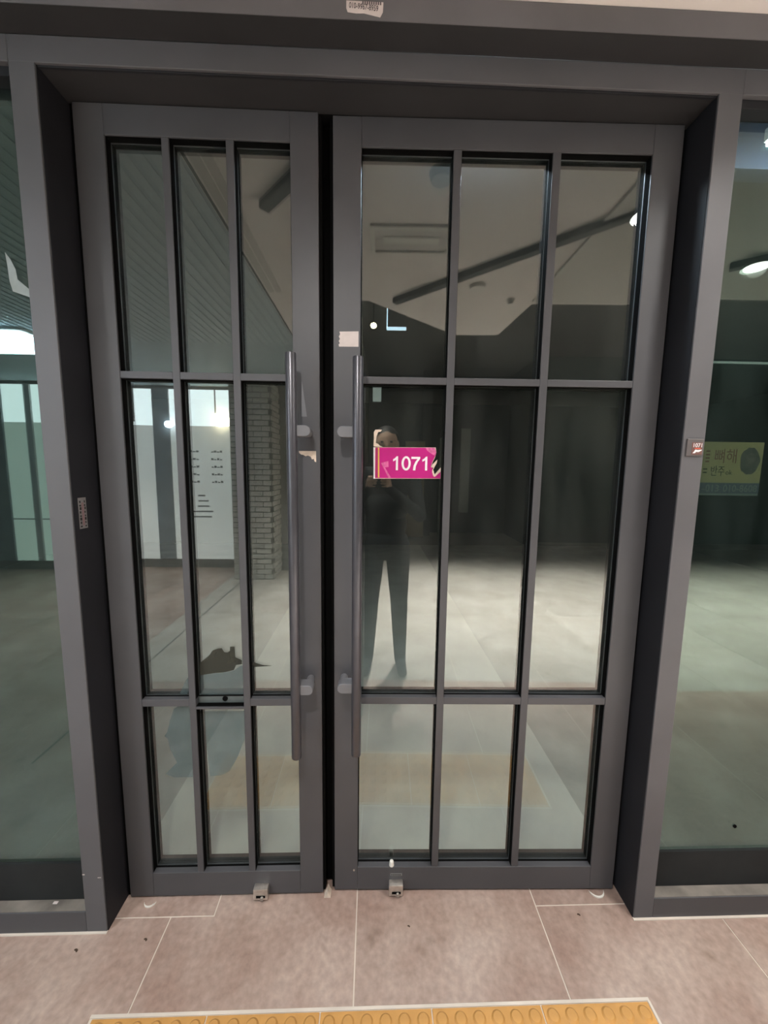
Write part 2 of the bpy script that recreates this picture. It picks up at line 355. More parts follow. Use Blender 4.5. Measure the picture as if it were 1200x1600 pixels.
tag(B().box(2.9, XR, YR, YR + 0.015, 0, 0.10).obj('baseboard_far', M['skirt']), kind='structure')
tag(B().box(-1.12, -0.20, YO + 0.15, YO + 0.165, 0, 0.10).obj('baseboard_pier', M['skirt']), kind='structure')
tag(B().box(XL, -1.62, YO, YO + 0.02, 0, 0.12).obj('baseboard_opposite', M['skirt']), kind='structure')
tag(B().box(XL, -3.05, 0.0, 0.12, 0, ZC).obj('wall_front_left', M['fascia']), kind='structure')
tag(B().box(3.35, XR, 0.0, 0.12, 0, ZC).obj('wall_front_right', M['fascia']), kind='structure')
tag(B().box(XL, XR, -0.06, 0.16, ZC, ZH).obj('wall_front_upper', M['wall_grey']), kind='structure')
# ---- brick pier at the corner of the passage: core + single bricks
pier = B().box(-1.618, -1.122, YO - 0.1, -3.512, 0, ZC).obj('wall_brick_pier', M['mortar']); tag(pier, kind='structure')
def bmesh_brick(w_):
    return B().box(-w_ / 2, w_ / 2, -0.012, 0.012, -0.0285, 0.0285, 0.003).mesh('brick')
bk = {}
for r in range(37):
    z = 0.036 + r * 0.067
    x = -1.62; first = True; off = (0.10 if r % 2 else 0.20)
    while x < -1.12 - 0.02:
        w_ = off if first else 0.19; first = False
        x1 = min(x + w_, -1.12); ww = round(x1 - x - 0.009, 3)
        if ww > 0.03:
            if ww not in bk: bk[ww] = bmesh_brick(ww)
            link('brick', bk[ww], M['brick'], pier, ((x + x1) / 2, -3.512 + random.uniform(-0.002, 0.003), z))
        x = x1
# side of the pier towards the passage: bricks too
bks = B().box(-0.012, 0.012, -0.09, 0.09, -0.0285, 0.0285, 0.003).mesh('brick')
for r in range(37):
    for c in range(2):
        link('brick', bks, M['brick'], pier, (-1.122, -3.62 - 0.19 * c - (0.06 if r % 2 else 0), 0.036 + r * 0.067))

# ---- room behind the glass
YI = 6.0
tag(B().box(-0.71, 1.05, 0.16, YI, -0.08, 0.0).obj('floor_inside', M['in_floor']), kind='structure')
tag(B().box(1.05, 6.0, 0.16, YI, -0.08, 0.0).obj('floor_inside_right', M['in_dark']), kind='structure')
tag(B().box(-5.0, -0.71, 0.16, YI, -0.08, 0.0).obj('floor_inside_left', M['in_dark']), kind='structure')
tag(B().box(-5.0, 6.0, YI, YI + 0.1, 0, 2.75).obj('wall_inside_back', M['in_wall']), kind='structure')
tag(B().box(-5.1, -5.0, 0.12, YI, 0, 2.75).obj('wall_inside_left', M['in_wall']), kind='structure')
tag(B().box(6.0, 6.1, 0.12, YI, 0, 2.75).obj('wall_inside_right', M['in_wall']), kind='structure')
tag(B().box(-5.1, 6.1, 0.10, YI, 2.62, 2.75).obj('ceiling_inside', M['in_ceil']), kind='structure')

# ================================================================== DOOR FRAME
PL0, PL1, PR0, PR1 = -0.734, -0.673, 1.011, 1.073
ZHB, ZHT = 2.405, 2.463
DF = 0.091                       # front of the door leaves
fr = empty('door_frame', (0.169, 0.0, 0.0)); tag(fr, 'charcoal steel frame with two posts around the double glass door', 'door frame')
O = fr.location
def fpart(name, mat, *boxes, bev=0.0015):
    b = B(O)
    for q in boxes: b.box(*q, bev)
    return b.obj(name, mat, fr)
fpart('post', M['paint_lit'], (PL0, PL1, 0, 0.150, 0, ZHB + 0.001))
fpart('post', M['paint_lit'], (PR0, PR1, 0, 0.150, 0, ZHB + 0.001))
fpart('header', M['paint_lit'], (PL0, PR1, 0, 0.150, ZHB, ZHT), (-3.05, PL0, 0, 0.06, ZHB, ZHT), (PR1, 3.35, 0, 0.06, ZHB, ZHT))
fpart('header_lip', M['paint_shade'], (PL1 + 0.001, PR0 - 0.001, 0.006, 0.012, ZHB - 0.004, ZHB + 0.001), bev=0.0008)
fpart('jamb_shade_sheet', M['paint_shade'], (PL1 - 0.0005, PL1 + 0.0015, 0.004, 0.150, 0.0, ZHB - 0.001), bev=0.0003)  # dark sheet puts shade of the post's inner face into colour
fpart('jamb_shade_sheet', M['paint_shade'], (PR0 - 0.0015, PR0 + 0.0005, 0.004, 0.150, 0.0, ZHB - 0.001), bev=0.0003)
fpart('head_shade_sheet', M['paint_soffit_shade'], (PL1, PR0, 0.014, 0.150, ZHB - 0.0015, ZHB + 0.0005), bev=0.0003)  # dark sheet stands in for shade under the header
fpart('seal', M['seal'], (PL1 + 0.0015, -0.659, DF + 0.012, 0.150, 0.0, ZHB - 0.002), bev=0.001)
fpart('seal', M['seal'], (0.995, PR0 - 0.0015, DF + 0.012, 0.150, 0.0, ZHB - 0.002), bev=0.001)
fpart('fascia', M['fascia'], (-3.05, 3.35, -0.0615, 0.0, ZHT + 0.0012, ZC - 0.001))
fpart('soffit', M['paint_soffit_shade'], (-3.05, 3.35, -0.0613, 0.0, ZHT, ZHT + 0.0012), bev=0.0003)  # dark underside sheet, soffit shade given as colour
fpart('seal', M['seal'], (PL1 + 0.002, PR0 - 0.002, DF + 0.010, 0.150, 2.4002, ZHB - 0.0016), bev=0.0005)
# white chips knocked out of the paint on the left post
for (x, z, a, b_) in ((-0.733, 0.203, 0.007, 0.003), (-0.688, 0.192, 0.010, 0.002)):
    fpart('paint_chip', M['white'], (x, x + a, -0.0006, 0.0008, z, z + b_), bev=0.0002)

# side windows ------------------------------------------------------
def side_window(n, x0, x1, label):
    r = empty('window_%d' % n, ((x0 + x1) / 2, 0, 0)); tag(r, label, 'window', kind='structure'); o = r.location
    B(o).box(x0, x1, 0.0, 0.15, 0.0, 0.073, 0.0015).obj('sill_rail', M['paint'], r)
    B(o).box(x0, x1, 0.003, 0.0355, 0.0728, 0.0745, 0.0004).obj('dusty_ledge', M['ledge'], r)
    B(o).box(x0, x1, 0.012, 0.05, 2.384, ZHB, 0.001).obj('head_stop', M['paint_shade'], r)
    B(o).box(x0, x1, 0.045, 0.053, 0.073, 2.395).obj('pane', M['glass_side'], r)
    B(o).box(x0 + 0.002, x1 - 0.002, 0.036, 0.0446, 0.073, 0.202).obj('kick_board', M['band'], r)
    return r
side_window(1, -3.05, PL0, 'tall fixed tinted glass window left of the double door')
side_window(2, PR1, 3.35, 'tall fixed tinted glass window right of the double door')

# ================================================================== DOORS
TH = 0.062
def build_door(n, x0, x1, ox0, ox1, mx, pivot, rz, label, broken=None):
    root = empty('door_%d' % n, pivot); root.rotation_euler = (0, 0, rz); tag(root, label, 'door', kind='structure')
    o = Vector(pivot)
    yf, yb = DF, DF + TH
    zb, zt = 0.008, 2.400
    gz0, gz1 = 0.095, 2.325
    rows = [(gz0, 0.692), (0.716, 1.699), (1.719, gz1)]
    def bx(name, *a, mat='paint', bev=0.0014, parent=None): return B(o).box(*a, bev).obj(name, M[mat], parent or root)
    bx('stile', x0, ox0, yf, yb, zb, zt); bx('stile', ox1, x1, yf, yb, zb, zt)
    bx('top_rail', ox0, ox1, yf, yb, gz1, zt); bx('bottom_rail', ox0, ox1, yf, yb, zb, gz0)
    xs = [ox0] + [v for p in mx for v in p] + [ox1]
    colsx = [(xs[0], xs[1]), (xs[2], xs[3]), (xs[4], xs[5])]
    for (a, b_) in mx: bx('muntin_bar', a, b_, yf + 0.001, yf + 0.052, gz0, gz1)
    yg0, yg1 = yf + 0.025, yf + 0.031
    for ci, (a, b_) in enumerate(colsx):
        for hz, (h0, h1) in enumerate(((0.692, 0.716), (1.699, 1.719))):
            if broken == (ci, hz):
                st = bx('bare_backing', a, b_, yf + 0.021, yf + 0.052, h0 - 0.002, h1, mat='palebar')
                bx('broken_ledge', a, b_, yf + 0.001, yf + 0.022, h0 - 0.010, h0 - 0.003)
                c = B(o).cyl((-0.326, yf + 0.0195, 0.706), (-0.326, yf + 0.0215, 0.706), 0.0085, 20).obj('screw_hole', M['seal'], st)
            else:
                bx('muntin_bar', a, b_, yf + 0.0015, yf + 0.052, h0, h1)
        for (z0, z1) in rows:
            B(o).box(a - 0.004, b_ + 0.004, yg0, yg1, z0 - 0.004, z1 + 0.004).obj('pane', M['glass_door'], root)
            ya, yz, e = yf + 0.005, yg0 - 0.0004, 0.0012
            g = B(o); g.box(a - 0.0002, a + e, ya, yz, z0, z1); g.box(b_ - e, b_ + 0.0002, ya, yz, z0, z1); g.box(a, b_, ya, yz, z1 - e, z1 + 0.0002)
            g.box(a, b_, ya + 0.014, yz, z0 - 0.0002, z0 + e)
            ya, yz = yg1 + 0.0004, yb - 0.002  # rear ring added to blacken reveals the inside lamp would light
            g.box(a - 0.0002, a + e, ya, yz, z0, z1); g.box(b_ - e, b_ + 0.0002, ya, yz, z0, z1); g.box(a, b_, ya, yz, z1 - e, z1 + 0.0002); g.box(a, b_, ya, yz, z0 - 0.0002, z0 + e)
            g.obj('gasket_dark_reveal', M['seal'], root)
    return root, o
M['palebar'] = pmat('bare_backing_strip', (0.085, 0.10, 0.10), 0.5, var=0.1, vscale=30)
d1, o1 = build_door(1, -0.657, -0.012, -0.579, -0.088, ((-0.431, -0.411), (-0.260, -0.239)), (-0.657, DF, 0.0), 0.0,
                    'narrow left door leaf of charcoal steel with nine glass panes', broken=(1, 0))
RZ2 = math.radians(-0.95)
d2, o2 = build_door(2, 0.027, 0.993, 0.105, 0.911, ((0.359, 0.381), (0.634, 0.657)), (0.510, DF, 0.0), RZ2,
                    'wide right door leaf of charcoal steel carrying the 1071 sign')
# rubber seals where the leaves meet
B(o1).box(-0.0125, -0.004, DF + 0.006, DF + TH, 0.012, 2.396, 0.001).obj('edge_seal', M['seal'], d1)
B(o1).box(-0.004, 0.022, DF + 0.040, DF + TH - 0.01, 0.012, 2.396, 0.001).obj('edge_seal', M['seal'], d1)
B(o2).box(0.0185, 0.0275, DF + 0.006, DF + TH, 0.012, 2.396, 0.001).obj('edge_seal', M['seal'], d2)
# pull handles
def handle(root, o, xb, xm, z0, z1):
    yb = 0.026
    h = B(o).cyl((xb, yb, z0), (xb, yb, z1), 0.0148, 32, bev=0.003).obj('pull_handle', M['handle'], root, smooth=True)
    for zz in (0.786, 1.553):
        s = 1 if xm > xb else -1; r = 0.0155; pts = []
        for k in range(13):
            a = -math.pi / 2 + math.pi * k / 12
            pts.append((xm + s * r * math.cos(a), zz + r * math.sin(a)))
        pts += [(xb, zz + r), (xb, zz - r)]
        b = B(o).prism(pts, 'y', 0.024, 0.062, 0.0015)
        b.cyl((xm, 0.055, zz), (xm, DF + 0.001, zz), 0.0125, 20)
        b.obj('standoff', M['bracket'], h, smooth=True)
handle(d1, o1, -0.081, -0.045, 0.566, 1.7605)
handle(d2, o2, 0.102, 0.059, 0.568, 1.7560)
# floor bolts on the bottom rails
def floor_bolt(root, o, x, z0, down):
    b = B(o).box(x - 0.024, x + 0.024, DF - 0.022, DF + 0.001, z0, z0 + 0.040, 0.003).obj('floor_bolt', M['steel'], root, smooth=True)
    B(o).box(x - 0.014, x + 0.016, DF - 0.0235, DF - 0.0218, z0 + 0.010, z0 + 0.018, 0.0004).obj('slot', M['seal'], b)
    B(o).cyl((x + 0.006, DF - 0.030, z0 + 0.012), (x + 0.006, DF - 0.021, z0 + 0.012), 0.0055, 14).obj('knob', M['bolt'], b, smooth=True)
    if down: B(o).cyl((x, DF - 0.011, 0.0005), (x, DF - 0.011, z0 + 0.004), 0.006, 14).obj('bolt_pin', M['bolt'], b, smooth=True)
floor_bolt(d1, o1, -0.218, 0.010, False)
floor_bolt(d2, o2, 0.237, 0.008, True)
B(o2).box(0.218, 0.258, DF - 0.0008, DF + 0.0005, 0.062, 0.071, 0.0002).obj('maker_label', M['label_grey'], d2)
for k in range(5): B(o2).box(0.221 + 0.007 * k, 0.225 + 0.007 * k, DF - 0.0013, DF - 0.0007, 0.0645, 0.0685).obj('label_print', M['inkblack'], d2)
B(o2).cyl((0.093, DF - 0.0025, 0.085), (0.093, DF + 0.001, 0.085), 0.003, 12).obj('screw', M['steel'], d2)

# ================================================================== TACTILE PAVING
dome = bmesh.new(); bmesh.ops.create_cone(dome, cap_ends=True, segments=20, radius1=0.0175, radius2=0.0125, depth=0.005)
for v in dome.verts: v.co.z += 0.0025
dm = bpy.data.meshes.new('dome'); dome.to_mesh(dm); dome.free()
for p in dm.polygons: p.use_smooth = True
dm.set_sharp_from_angle(angle=math.radians(30)); dm.materials.append(M['tactile'])
bmk = B().box(-0.1485, 0.1485, -0.1485, 0.1485, -0.02, 0.0015, 0.002).mesh('tactile_block'); bmk.materials.append(M['tactile'])
ordn = ['left end', 'second from the left', 'middle', 'second from the right', 'right end']
for k in range(5):
    b = link('tactile_block', bmk, None, None, (SX0 + 0.15 + 0.3 * k, (SY0 + SY1) / 2, 0.0))
    tag(b, 'ochre tactile paving block with raised domes, %s of the strip' % ordn[k], 'paving block', 'tactile blocks before the door')
    for i in range(6):
        for j in range(6):
            link('dome', dm, None, b, (-0.125 + 0.05 * i, -0.125 + 0.05 * j, 0.0015))
B((SX0, SY1, 0)).box(SX0 - G, SX1 + G, SY1, SY1 + G + 0.001, -0.006, 0.001).obj('trim_4', M['grout'])
B((SX0, SY1, 0)).box(SX1, SX1 + G + 0.001, SY0, SY1, -0.006, 0.001).obj('trim_5', M['grout'])
for n in ('trim_4', 'trim_5'): bpy.data.objects[n]['kind'] = 'structure'

# ================================================================== STICKERS, SIGNS, LEFTOVERS
YG = DF + 0.025                    # outer face of the door glass
def rot2(o):                       # things stuck on the right leaf follow its slight swing
    p = Vector((0.510, DF, 0)); m = Matrix.Translation(p) @ Matrix.Rotation(RZ2, 4, 'Z') @ Matrix.Translation(-p)
    o.matrix_world = m @ Matrix.Translation(o.location); return o
# --- the 1071 number plate
S = lambda px, py: (0.1455 + (px - 185) * 0.0002465, 1.5165 - (py - 310) * 0.000245)
so = (0.145, YG, 1.42)
sg = empty('door_number_sign', so); tag(sg, 'torn magenta number sign reading 1071 stuck on the door glass', 'sign')
def sgp(name, pts, y0, y1, mat): return B(so).prism([S(*p) for p in pts], 'y', YG - y1, YG - y0).obj(name, M[mat], sg)
sgp('backing', [(185, 312), (955, 305), (966, 362), (952, 425), (925, 480), (905, 548), (940, 600), (945, 660), (1027, 560), (1027, 692), (190, 702)], 0.0003, 0.0010, 'cream')
sgp('plate', [(208, 316), (940, 309), (962, 350), (962, 385), (945, 425), (920, 478), (900, 545), (925, 560), (918, 610), (942, 668), (958, 668), (1024, 605), (1024, 688), (208, 694)], 0.0010, 0.0016, 'magenta')
sgp('stripe', [(208, 316), (236, 316), (240, 690), (208, 692)], 0.0016, 0.0020, 'magenta_dark')
sgp('stripe', [(240, 316), (256, 316), (262, 686), (243, 686)], 0.0016, 0.0021, 'yellow')
sgp('stripe', [(185, 312), (200, 312), (206, 702), (190, 702)], 0.0010, 0.0021, 'signwhite')
sgp('scuff', [(280, 505), (370, 480), (375, 555), (330, 560), (408, 690), (375, 690)], 0.0016, 0.0019, 'magenta_pale')
sgp('scuff', [(830, 310), (945, 310), (962, 360), (955, 410), (905, 385), (850, 345)], 0.0016, 0.0019, 'magenta_pale')
sgp('torn_edge', [(980, 455), (972, 500), (950, 540), (928, 590), (952, 640), (975, 612), (1026, 552), (1024, 592), (985, 640), (948, 668), (930, 650), (920, 600), (935, 555), (905, 552), (918, 520), (945, 490)], 0.0010, 0.0022, 'cream')
def ell(cx, cy, rx, ry, n=28): return [(cx + rx * math.cos(2 * math.pi * k / n), cy + ry * math.sin(2 * math.pi * k / n)) for k in range(n)]
def digit_one(x): sgp('digit', [(x + 36, 592), (x + 36, 462), (x + 20, 474), (x, 483), (x, 457), (x + 24, 443), (x + 44, 420), (x + 62, 420), (x + 62, 592)], 0.0016, 0.0022, 'signwhite')
digit_one(429); digit_one(793)
zb = bmesh.new(); ou = [S(*p) for p in ell(592, 506, 57, 89)]; inn = [S(*p) for p in ell(592, 506, 30, 63)]
rings = [[zb.verts.new(Vector((p[0], yy, p[1])) - Vector(so)) for p in r] for yy in (YG - 0.0022, YG - 0.0016) for r in (ou, inn)]
for k in range(28):
    j = (k + 1) % 28; a0, a1, b0, b1 = rings
    for q in ((a0[k], a0[j], a1[j], a1[k]), (b0[k], b1[k], b1[j], b0[j]), (a0[k], b0[k], b0[j], a0[j]), (a1[k], a1[j], b1[j], b1[k])): zb.faces.new(q)
bmesh.ops.recalc_face_normals(zb, faces=zb.faces[:]); zm = bpy.data.meshes.new('digit'); zb.to_mesh(zm); zb.free(); link('digit', zm, M['signwhite'], sg)
sgp('digit', [(656, 424), (766, 424), (766, 446), (735, 490), (714, 540), (708, 592), (678, 592), (686, 535), (706, 486), (734, 450), (656, 450)], 0.0016, 0.0022, 'signwhite')
rot2(sg)
tp = [(185, 300), (188, 200), (186, 130), (205, 98), (262, 95), (288, 98), (270, 122), (240, 125), (222, 175), (212, 260), (240, 270), (262, 292), (300, 306), (240, 306)]
rot2(tag(B((0.15, YG, 1.52)).prism([S(*p) for p in tp], 'y', YG - 0.0008, YG - 0.0002).obj('torn_sticker_remnant', M['cream']), 'cream hook-shaped sticker remnant above the magenta sign', 'sticker'))
# --- paper scraps on the stiles
pts = [(0.0445, 1.842), (0.0995, 1.8435), (0.0995, 1.801), (0.0435, 1.8005), (0.0420, 1.806), (0.0455, 1.810), (0.0425, 1.816), (0.0460, 1.822), (0.0430, 1.828), (0.0465, 1.835)]
rot2(tag(B((0.07, DF, 1.80)).prism(pts, 'y', DF - 0.0008, DF - 0.0001).obj('paper_tape', M['white']), 'pale pink torn paper tape above the right pull handle', 'tape'))
pts = [(-0.0745, 1.500), (-0.0240, 1.5005), (-0.0240, 1.468), (-0.0285, 1.470), (-0.0310, 1.478), (-0.036, 1.476), (-0.040, 1.484), (-0.048, 1.487), (-0.055, 1.485), (-0.062, 1.489), (-0.068, 1.490), (-0.073, 1.494)]
tag(B((-0.05, DF, 1.47)).prism(pts, 'y', DF - 0.0008, DF - 0.0001).obj('paper_scrap', M['cream']), 'small torn cream paper corner right of the left pull handle', 'sticker')
pts = [(-0.0635, 1.700), (-0.0500, 1.600), (-0.0660, 1.600)]
tag(B((-0.06, DF, 1.6)).prism(pts, 'y', DF - 0.0005, DF - 0.0001).obj('adhesive_mark', M['bracket']), 'faint wedge-shaped tape mark on the left stile beside the handle', 'tape')
# --- phone number sticker on the fascia
yF = -0.0615
so = (0.115, yF, 2.49)
st = empty('phone_sticker', so); tag(st, 'white paper sticker with a phone number on the fascia above the door', 'sticker')
sc = lambda x: CAM.x + (x - CAM.x) * (CAM.y - yF) / (CAM.y - 0.0)
zc_ = lambda z: CAM.z + (z - CAM.z) * (CAM.y - yF) / (CAM.y - 0.0)
X0, X1, Z1 = sc(0.070), sc(0.157), zc_(2.566)
pts = [(X0, Z1), (X1 + 0.002, Z1), (X1 + 0.001, zc_(2.545)), (X1 - 0.005, zc_(2.534)), (X0 + 0.040, zc_(2.541)), (X0 + 0.022, zc_(2.540)), (X0 + 0.003, zc_(2.542)), (X0, zc_(2.550))]
B(so).prism(pts, 'y', yF - 0.0006, yF - 0.0001).obj('paper', M['white'], st)
me = text_mesh('010-9967-8959', 0.066, 0.011); me.materials.append(M['ink'])
t = link('print', me, None, st); t.location = Vector((X0 + 0.006, yF - 0.0007, zc_(2.551))) - Vector(so); t.rotation_euler = (0, math.radians(4.0), 0)
for k in range(9): B(so).box(X0 + 0.036 + 0.005 * k, X0 + 0.039 + 0.005 * k, yF - 0.0011, yF - 0.0006, zc_(2.566) - 0.006, zc_(2.566) - 0.0005).obj('print_mark', M['ink'], st)
# --- little grey label on the inner face of the left jamb
so = (PL1 + 0.0015, 0.036, 1.27)
lb = empty('jamb_label', so); tag(lb, 'narrow grey printed label on the inner face of the left post', 'label')
B(so).box(PL1 + 0.0015, PL1 + 0.0023, 0.021, 0.050, 1.273, 1.360, 0.0002).obj('paper', M['label_grey'], lb)
B(so).box(PL1 + 0.0021, PL1 + 0.0027, 0.0325, 0.0400, 1.281, 1.346).obj('pink_band', M['label_pink'], lb)
for k in range(8):
    for (a, b_) in ((0.024, 0.031), (0.0415, 0.047)):
        z = 1.277 + 0.0098 * k; h = 0.0062 + 0.0015 * ((k * 7) % 3 - 1)
        B(so).box(PL1 + 0.0021, PL1 + 0.0028, a + 0.0008 * (k % 2), b_ - 0.0009 * ((k + 1) % 3), z, z + h).obj('print_mark', M['inkblack'], lb)
# --- unit number plate on the right post
so = (1.040, 0, 1.49)
up = empty('unit_number_plate', so); tag(up, 'small dark plate with white 1071 print on the right post', 'sign')
B(so).box(1.020, 1.066, -0.004, 0.0002, 1.498, 1.546, 0.0015).obj('plate', pmat('grey_plate', (0.10, 0.09, 0.09), 0.4), up)
B(so).box(1.034, 1.064, -0.0047, -0.0038, 1.502, 1.536, 0.0002).obj('print_panel', pmat('brown_panel', (0.14, 0.07, 0.06), 0.4), up)
me = text_mesh('1071', 0.024, 0.011); me.materials.append(M['signwhite']); t = link('number', me, None, up); t.location = Vector((1.038, -0.0047, 1.5225)) - Vector(so)
B(so).prism([(1.037, 1.506), (1.043, 1.506), (1.047, 1.510), (1.053, 1.509), (1.062, 1.514), (1.062, 1.516), (1.050, 1.515), (1.044, 1.516), (1.041, 1.511)], 'y', -0.0055, -0.0045).obj('mark', M['signwhite'], up)
B(so).box(1.042, 1.058, -0.0055, -0.0046, 1.518, 1.5205).obj('mark', M['red'], up)
# --- printed flyer behind the right window
yP = 0.0545
X = lambda u: CAM.x + ((u - 581.9) / 590.35 * 1.006) * (yP - CAM.y) * 1.0
def flyer():
    x0, x1, z0, z1 = 1.095, 1.303, 1.385, 1.543
    so = ((x0 + x1) / 2, yP, z0); r = empty('printed_flyer', so); tag(r, 'yellow and blue printed food flyer behind the right window', 'flyer')
    def bx(n, a, b_, c, d, e, m): B(so).box(a, b_, yP - e, yP - e + 0.0008, c, d).obj(n, M[m], r)
    bx('sheet', x0, x1, z0, z1, -0.0006, 'poster_w')
    bx('yellow_field', x0, x1, z0 + 0.038, z1, 0.0004, 'poster_y')
    bx('blue_strip', x0, x1, z0 + 0.006, z0 + 0.037, 0.0004, 'poster_b')
    def tx(s, x, z, w_, h, m):
        me = text_mesh(s, w_, h, 0.0003); me.materials.append(M[m]); t = link('lettering', me, None, r); t.location = Vector((x, yP - 0.0004, z)) - Vector(so)
    tx('뼈해', x0 + 0.062, z0 + 0.096, 0.066, 0.042, 'poster_r')
    tx('반주', x0 + 0.054, z0 + 0.058, 0.042, 0.030, 'poster_k')
    tx('ok', x0 + 0.100, z0 + 0.062, 0.020, 0.014, 'poster_k')
    tx('-013', x0 + 0.034, z0 + 0.011, 0.050, 0.021, 'poster_w')
    tx('010-8608', x0 + 0.098, z0 + 0.011, 0.104, 0.021, 'poster_w')
    pts = [(x0 + 0.170 + 0.030 * math.cos(a * math.pi / 12) * (1 + 0.06 * math.cos(5 * a)), z0 + 0.103 + 0.040 * math.sin(a * math.pi / 12) * (1 + 0.05 * math.sin(3 * a))) for a in range(24)]
    B(so).prism(pts, 'y', yP - 0.0009, yP - 0.0001).obj('bowl_picture', M['poster_g'], r)
    pts = [(x0 + 0.170 + 0.016 * math.cos(a * math.pi / 8), z0 + 0.106 + 0.022 * math.sin(a * math.pi / 8)) for a in range(16)]
    B(so).prism(pts, 'y', yP - 0.0012, yP - 0.0008).obj('bowl_picture', pmat('bowl_inner_print', (0.12, 0.11, 0.10), 0.6, var=0.3, vscale=80), r)
    for k in range(4): bx('print_mark', x0 + 0.034, x0 + 0.046, z0 + 0.098 + 0.010 * k, z0 + 0.103 + 0.010 * k, 0.0009, 'poster_r')
    bx('print_mark', x0 + 0.030, x0 + 0.042, z0 + 0.066, z0 + 0.070, 0.0009, 'poster_k'); bx('print_mark', x0 + 0.030, x0 + 0.042, z0 + 0.076, z0 + 0.080, 0.0009, 'poster_k')
    return r
flyer()
# --- dark and blue-grey translucent patches on the left leaf
P = lambda px, py: (-0.409 + ((170 + px / 3.077) - 309) * 0.00201, 0.880 - ((1000 + py / 3.077) - 1010) * 0.00203)
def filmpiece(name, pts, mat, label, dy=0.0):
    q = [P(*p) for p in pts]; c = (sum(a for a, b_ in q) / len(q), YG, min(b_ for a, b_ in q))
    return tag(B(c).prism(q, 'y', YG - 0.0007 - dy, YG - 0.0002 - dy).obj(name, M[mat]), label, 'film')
filmpiece('dark_patch', [(436, 115), (455, 98), (482, 76), (500, 50), (525, 40), (545, 38), (556, 58), (572, 60), (584, 52), (586, 30), (607, 30), (609, 84), (625, 92), (640, 100), (640, 120), (612, 124), (600, 150), (560, 160), (500, 166), (436, 176)], 'patch', 'dark jagged patch in the middle of the left leaf')
filmpiece('dark_streak', [(690, 108), (716, 116), (740, 124), (786, 128), (740, 132), (700, 134), (690, 122)], 'patch', 'thin dark streak beside the left pull handle')
filmpiece('blue_grey_patch', [(436, 176), (500, 168), (560, 162), (602, 152), (640, 124), (650, 150), (650, 276), (436, 276)], 'overlay', 'blue-grey residue below the dark torn film')
filmpiece('blue_grey_patch', [(444, 365), (652, 365), (640, 520), (600, 620), (560, 690), (520, 712), (462, 716), (452, 560)], 'overlay', 'blue-grey residue in the middle bottom pane of the left leaf')
filmpiece('blue_grey_streak', [(386, 175), (386, 240), (366, 276), (330, 276), (346, 240), (366, 200)], 'overlay', 'slanting blue-grey streak above the left lower muntin')
filmpiece('blue_grey_streak', [(334, 328), (400, 328), (408, 720), (280, 720), (240, 700), (300, 640), (268, 560), (262, 510), (246, 495), (262, 470), (276, 410), (300, 350)], 'overlay', 'ragged blue-grey residue in the left bottom pane of the left leaf')
# torn pale film at the top of the left window
pts = [(-0.823, 2.002), (-0.811, 1.985), (-0.800, 1.960), (-0.797, 1.935), (-0.770, 1.912), (-0.742, 1.905), (-0.742, 1.880), (-0.775, 1.893), (-0.812, 1.905), (-0.818, 1.930), (-0.820, 1.970)]
tag(B((-0.79, 0.0445, 1.9)).prism(pts, 'y', 0.0440, 0.0447).obj('torn_tape', M['tornfilm']), 'pale torn tape scrap high on the left window', 'tape')
# black dot on the right window, white cap and wedge at the doors
tag(B((1.359, 0.045, 0.285)).cyl((1.359, 0.0445, 0.285), (1.359, 0.042, 0.285), 0.006, 14).obj('rubber_bumper', M['seal']), 'tiny black rubber dot low on the right window', 'bumper')
c = B((0.222, DF + 0.012, 0.0951)); c.cyl((0.222, DF + 0.012, 0.0951), (0.222, DF + 0.012, 0.108), 0.0085, 16, r2=0.007); c.ball((0.222, DF + 0.012, 0.108), 0.007, 0.007, 0.006, 14, 8)
tag(c.obj('bottle_cap', M['plastic'], smooth=True), 'small white plastic cap on the bottom ledge of the right leaf', 'cap')
tag(B((0.006, DF + 0.005, 0.0)).prism([(-0.008, 0.0005), (0.016, 0.0005), (0.010, 0.012), (0.0055, 0.026), (0.002, 0.014)], 'y', DF - 0.012, DF + 0.015, 0.001).obj('door_wedge', M['cream']), 'small cream wedge on the floor between the two leaves', 'wedge')
def crescent(cx, cy, r, a0, a1, wd, label):
    pts = []
    for k in range(13):
        a = math.radians(a0 + (a1 - a0) * k / 12); ww = wd * math.sin(math.pi * k / 12); pts.append((cx + (r + ww / 2) * math.cos(a), cy + (r + ww / 2) * math.sin(a)))
    for k in range(11, 0, -1):
        a = math.radians(a0 + (a1 - a0) * k / 12); ww = wd * math.sin(math.pi * k / 12); pts.append((cx + (r - ww / 2) * math.cos(a), cy + (r - ww / 2) * math.sin(a)))
    return tag(B((cx, cy, 0.0)).prism(pts, 'z', 0.0002, 0.004).obj('plastic_ring', M['plastic']), label, 'ring')
crescent(0.935, 0.088, 0.026, 190, 350, 0.006, 'white plastic crescent peeking out under the right leaf by the hinge')
crescent(-0.585, 0.084, 0.020, 195, 345, 0.004, 'thin pale plastic crescent under the left leaf by the hinge')
def crumb(x, y, s, label):
    b = B((x, y, 0.0)); b.ball((x, y, 0.002 * s), 0.006 * s, 0.003 * s, 0.0022 * s, 8, 5); b.ball((x + 0.005 * s, y - 0.003 * s, 0.002 * s), 0.003 * s, 0.004 * s, 0.002 * s, 8, 5)
    return tag(b.obj('crumb', M['crumb']), label, 'crumb')
crumb(-0.735, -0.044, 0.9, 'dark crumb on the floor in front of the left post')
crumb(-0.543, -0.022, 0.8, 'dark crumb on the floor beside the left tile joint')
crumb(0.272, -0.005, 0.6, 'dark crumb on the floor before the right leaf')
crumb(0.835, 0.015, 0.7, 'dark crumb on the floor near the right post')
